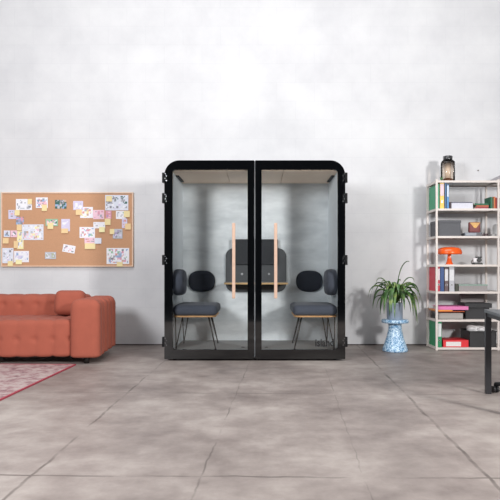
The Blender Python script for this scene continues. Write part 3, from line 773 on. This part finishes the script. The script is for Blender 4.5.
for k, (dx, dy, s) in enumerate(((-.05, .15, 1.0), (.05, .1, .9), (.0, .22, .9))):
    m = MB(); m.puffy(-.09*s, .09*s, -.075*s, .075*s, -.045, .05*s, (.05*s, .05*s, .03), mat('crumpled_paper', (226, 224, 224), .8), crumple, .014)
    for f in m.bm.faces: f.smooth = False
    o = m.build('crumpled_paper'); o.location = ((X(469.5)+X(496.4))/2+dx, 7.5+dy, z+.2)
    tag(o, ('crumpled white paper at left in the black crate', 'crumpled white paper at right front in the black crate', 'crumpled white paper at the back of the black crate')[k], 'paper', 'crumpled papers in the crate')
# --- on top
z = ST[0]
YB = 7.64
t = thing('glass_jar', 'wide smoky glass jar with dark cap standing on top of the shelf unit', 'jar', (X(447.8, YB), YB, z)); t.scale = (1, 1, 1.1)
def ombre():
    m = bpy.data.materials.new('smoky_ombre_glass'); m.use_nodes = True; n = m.node_tree.nodes; L = m.node_tree.links
    n.remove(n['Principled BSDF']); out = n['Material Output']
    tc = n.new('ShaderNodeTexCoord'); s = n.new('ShaderNodeSeparateXYZ'); L.new(tc.outputs['Object'], s.inputs[0])
    mr = n.new('ShaderNodeMapRange'); mr.inputs[1].default_value = .15; mr.inputs[2].default_value = .26; L.new(s.outputs[2], mr.inputs[0])
    r = n.new('ShaderNodeValToRGB'); r.color_ramp.elements[0].color = (.86, .80, .74, 1); r.color_ramp.elements[1].color = (.10, .09, .09, 1)
    L.new(mr.outputs[0], r.inputs[0])
    t_ = n.new('ShaderNodeBsdfTransparent'); L.new(r.outputs[0], t_.inputs[0])
    g = n.new('ShaderNodeBsdfGlossy'); g.inputs['Roughness'].default_value = .06
    f = n.new('ShaderNodeFresnel'); f.inputs[0].default_value = 1.3
    mx = n.new('ShaderNodeMixShader'); L.new(f.outputs[0], mx.inputs[0]); L.new(t_.outputs[0], mx.inputs[1]); L.new(g.outputs[0], mx.inputs[2])
    L.new(mx.outputs[0], out.inputs[0]); return m
MB().lathe([(.0, 0), (.082, 0), (.088, .01), (.088, .225), (.08, .245), (.055, .262), (.052, .27)], ombre(), seg=40).build('body', t)
MB().lathe([(.056, .262), (.058, .27), (.058, .302), (.052, .306), (.0, .306)], mat('smoky_cap', (58, 58, 60), .2), seg=32).build('cap', t)
m = MB(); m.lathe([(.0, .012), (.06, .012), (.064, .02), (.058, .04), (.02, .05), (.0, .048)], mat('potpourri', (112, 74, 54), .9, var=.5, scale=60), seg=24).build('contents', t)
MB().lathe([(.001, .05), (.038, .05), (.038, .22), (.001, .22)], mat('cream_candle', (236, 224, 212), .5), seg=24).build('candle', t)  # pale core standing in for softbox stripes reflected in the jar
m = MB()
for k in range(9):
    a = k*2.4; m.tube([(0, 0, 0), (.01*math.cos(a), .01*math.sin(a), .03), (.024*math.cos(a), .02*math.sin(a), .05)], [.004, .006, .001], mat('sprig_green', (74, 112, 70), .6), 6)
o = m.build('green_sprig'); o.location = (X(441.5, 7.52), 7.52, z); tag(o, 'tiny green sprig on shelf top left of the smoky jar', 'plant')
m = MB(); m.lathe([(.44, .0), (.42, .022), (.36, .05), (.28, .078), (.15, .1), (0.001, .106)], mat('warm_grey_shade', (150, 146, 150), .7), seg=48)  # low grey dome form, not a particular object
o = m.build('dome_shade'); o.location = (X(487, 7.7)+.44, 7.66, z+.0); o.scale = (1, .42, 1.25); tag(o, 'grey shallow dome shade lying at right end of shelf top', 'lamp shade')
o = MB().lathe([(.009, -.012), (.009, -.004), (.004, 0)], mat('screw_dark', (120, 112, 110), .5), seg=12, axis='y').build('wall_screw')
o.location = (PX(478, 8), 8, PZ(170.5, 8)); tag(o, 'small screw left in the wall above the shelf unit', 'screw')

# ------------------------------------------------------------ plant, pot and stand
SPY = 7.4
sx_ = PX(395, SPY)
def stand_mat():
    m = bpy.data.materials.new('blue_white_speckle'); m.use_nodes = True; n = m.node_tree.nodes; L = m.node_tree.links
    b = n['Principled BSDF']; b.inputs['Roughness'].default_value = .35
    tc = n.new('ShaderNodeTexCoord'); z = n.new('ShaderNodeTexNoise'); z.inputs['Scale'].default_value = 62; z.inputs['Detail'].default_value = 2; z.inputs['Distortion'].default_value = 1.2
    L.new(tc.outputs['Object'], z.inputs['Vector']); r = n.new('ShaderNodeValToRGB'); e = r.color_ramp.elements
    e[0].position = .43; e[0].color = (*srgb((74, 126, 170)), 1); e[1].position = .54; e[1].color = (*srgb((204, 226, 242)), 1)
    k = e.new(.48); k.color = (*srgb((128, 176, 212)), 1)
    L.new(z.outputs['Fac'], r.inputs[0]); L.new(r.outputs[0], b.inputs['Base Color']); return m
st = MB().lathe([(0, 0), (.150, 0), (.158, .012), (.150, .04), (.128, .10), (.102, .18), (.084, .26), (.078, .315), (.082, .335), (.11, .345), (.158, .350), (.165, .362), (.165, .380), (.158, .390), (0, .392)], stand_mat(), seg=64).build('plant_stand')
st.location = (sx_, SPY, 0); tag(st, 'blue and white speckled hourglass stool carrying the potted plant', 'stool')
zt = .392
pl = thing('potted_plant', 'leafy green plant with arching leaves in a grey metal pot on the speckled stool', 'plant', (sx_-.003, SPY, zt))
MB().lathe([(0, 0), (.094, 0), (.096, .004), (.096, .2), (.098, .205), (.093, .205), (.091, .185), (0, .185)], mat('zinc', (150, 162, 178), .42, .25, var=.12, scale=14), seg=48).build('pot', pl)
MB().lathe([(0, .183), (.089, .183), (.089, .187), (0, .192)], mat('soil', (52, 40, 32), .95, var=.3), seg=24).build('soil', pl)
def leaf_mat():
    m = bpy.data.materials.new('leaf_green'); m.use_nodes = True; n = m.node_tree.nodes; L = m.node_tree.links
    b = n['Principled BSDF']; b.inputs['Roughness'].default_value = .42
    tc = n.new('ShaderNodeTexCoord'); z = n.new('ShaderNodeTexNoise'); z.inputs['Scale'].default_value = 14; z.inputs['Detail'].default_value = 3
    L.new(tc.outputs['Object'], z.inputs['Vector']); r = n.new('ShaderNodeValToRGB'); e = r.color_ramp.elements
    e[0].position = .33; e[0].color = (*srgb((46, 66, 36)), 1); e[1].position = .66; e[1].color = (*srgb((134, 152, 84)), 1)
    k = e.new(.5); k.color = (*srgb((72, 112, 58)), 1)
    L.new(z.outputs['Fac'], r.inputs[0]); L.new(r.outputs[0], b.inputs['Base Color']); return m
LM = leaf_mat()
lf = MB(); rnd = random.Random(3)
def leaf(az, L_, rise, reach, droop, wid):
    """strap leaf: rises, arches over, hangs; az in the ground plane"""
    N = 12; d = Vector((math.cos(az), math.sin(az), 0)); s = Vector((-d.y, d.x, 0)); prev = None; i = lf.mi(LM)
    for k in range(N+1):
        t = k/N
        p = Vector((0, 0, .18))+d*(.02+reach*(t**.9))+Vector((0, 0, rise*math.sin(min(1, t*1.25)*PI*.5)-droop*max(0, t-.3)**2*2.0))
        w_ = wid*(math.sin(PI*min(1, t*.9+.1)))**.7*(.45+.55*min(1, t*3))+.0012
        row = [lf.bm.verts.new(p-s*w_+Vector((0, 0, .25*w_))), lf.bm.verts.new(p-Vector((0, 0, .25*w_))), lf.bm.verts.new(p+s*w_+Vector((0, 0, .25*w_)))]
        if prev:
            for q in (0, 1):
                f = lf.bm.faces.new((prev[q], prev[q+1], row[q+1], row[q])); f.material_index = i; f.smooth = True
        prev = row
# az 0 = right, pi = left, -pi/2 = towards camera
def arch(az, peak, reach, drop, wid, up=.35):
    """leaf rising to peak height, reaching out and hanging to drop below the peak"""
    N = 14; d = Vector((math.cos(az), math.sin(az), 0)); s = Vector((-d.y, d.x, 0)); prev = None; i = lf.mi(LM)
    c = [Vector((0, 0, .17))+d*.02, Vector((0, 0, .18+peak))+d*reach*up, Vector((0, 0, .18+peak))+d*reach*.95, Vector((0, 0, .18+peak-drop))+d*reach]
    for k in range(N+1):
        t = k/N; q = 1-t
        p = c[0]*q**3+c[1]*(3*q*q*t)+c[2]*(3*q*t*t)+c[3]*t**3
        w_ = wid*math.sin(PI*(t*.93+.07))**.8*(.35+.65*min(1, t*2.2))+.0015
        row = [lf.bm.verts.new(p-s*w_+Vector((0, 0, .3*w_))), lf.bm.verts.new(p-Vector((0, 0, .3*w_))), lf.bm.verts.new(p+s*w_+Vector((0, 0, .3*w_)))]
        if prev:
            for q_ in (0, 1):
                f = lf.bm.faces.new((prev[q_], prev[q_+1], row[q_+1], row[q_])); f.material_index = i; f.smooth = True
        prev = row
arch(.15, .55, .19, .02, .017, .1)
for az, pk, rc, dr, wd in ((PI, .30, .33, .22, .024), (PI-.2, .36, .30, .34, .02), (PI+.3, .26, .30, .30, .024), (PI+.15, .38, .24, .12, .014), (PI-.4, .34, .27, .40, .022),
                           (0, .34, .31, .28, .024), (-.25, .30, .33, .34, .024), (.2, .38, .26, .10, .014), (.3, .30, .29, .38, .022), (-.5, .26, .30, .36, .026),
                           (-2.3, .26, .26, .36, .026), (-2.6, .22, .24, .34, .026), (-.8, .24, .26, .36, .026), (-1.2, .25, .2, .30, .026), (-1.8, .22, .2, .26, .026), (-1.5, .32, .16, .2, .024)):
    arch(az, pk, rc, dr, wd*1.12)
for k in range(58):
    az = rnd.uniform(0, 2*PI); rc = rnd.uniform(.08, .31)
    arch(az, rnd.uniform(.16, .40)*(1-.2*rc/.27), rc, rnd.uniform(.08, .38)*(rc/.27), rnd.uniform(.015, .024))
o = lf.build('foliage', pl, recalc=False)
sd = o.modifiers.new('thickness', 'SOLIDIFY'); sd.thickness = .0012

# ------------------------------------------------------------ desk and chair
desk = thing('desk', 'dark square-legged desk cut off at the right edge, in front of the shelf unit', 'desk', (1.84, 4.88, 0), math.radians(-9.5))
# local: x to the right, -y towards the camera
dtop = mat('dark_laminate', (92, 96, 100), .4, var=.04); dleg = mat('black_steel_leg', (38, 37, 40), .4, var=.05)
H = PZ(309.2, 4.88)
MB().box(0, 1.6, -.8, 0, H-.025, H, dtop).build('desktop', desk, bevel=.003)
for x in (.002, 1.553):
    for y in (-.798, -.047):
        MB().box(x, x+.045, y, y+.045, 0, H-.025, dleg).build('leg', desk, bevel=.002)
m = MB(); m.box(.047, 1.553, -.04, -.015, H-.055, H-.025, dleg).box(.047, 1.553, -.785, -.76, H-.055, H-.025, dleg)
m.box(.012, .037, -.753, -.047, H-.055, H-.025, dleg).box(1.563, 1.588, -.753, -.047, H-.055, H-.025, dleg).build('rail', desk)
ch = thing('office_chair', 'black swivel chair on castors tucked under the desk at right edge', 'chair', (2.235, 4.72, 0))
pb = mat('black_nylon', (30, 30, 33), .45)
MB().lathe([(.04, .07), (.045, .1), (.03, .13), (.026, .14), (.026, .36), (.06, .37)], pb, seg=24).build('gas_column', ch)
for k in range(5):
    a = math.radians(150+72*k); c, s = math.cos(a), math.sin(a)
    MB().tube([(0.02*c, .02*s, .095), (.17*c, .17*s, .085), (.35*c, .35*s, .07)], [.026, .022, .016], pb, 8).build('base_arm', ch)
    cx, cy = .35*c, .35*s; ca = MB()
    tdir = Vector((-s, c, 0)) if k else Vector((.95, .3, 0)).normalized()
    for q in (-.016, .016):
        p0 = Vector((cx, cy, .028))+tdir*(q-.010); p1 = p0+tdir*.02
        ca.tube([p0, p1], .028, pb, 20)
    ca.tube([Vector((cx, cy, .028))-tdir*.024, Vector((cx, cy, .028))+tdir*.024], .01, mat('castor_hub', (120, 120, 122), .4), 10)
    ca.tube([(cx, cy, .03), (cx, cy, .075)], .009, pb, 8)
    ca.build('castor', ch)
MB().puffy(-.235, .235, -.24, .22, .37, .46, (.08, .08, .035), mat('black_mesh_fabric', (34, 34, 38), .85), None, .03).build('seat', ch)
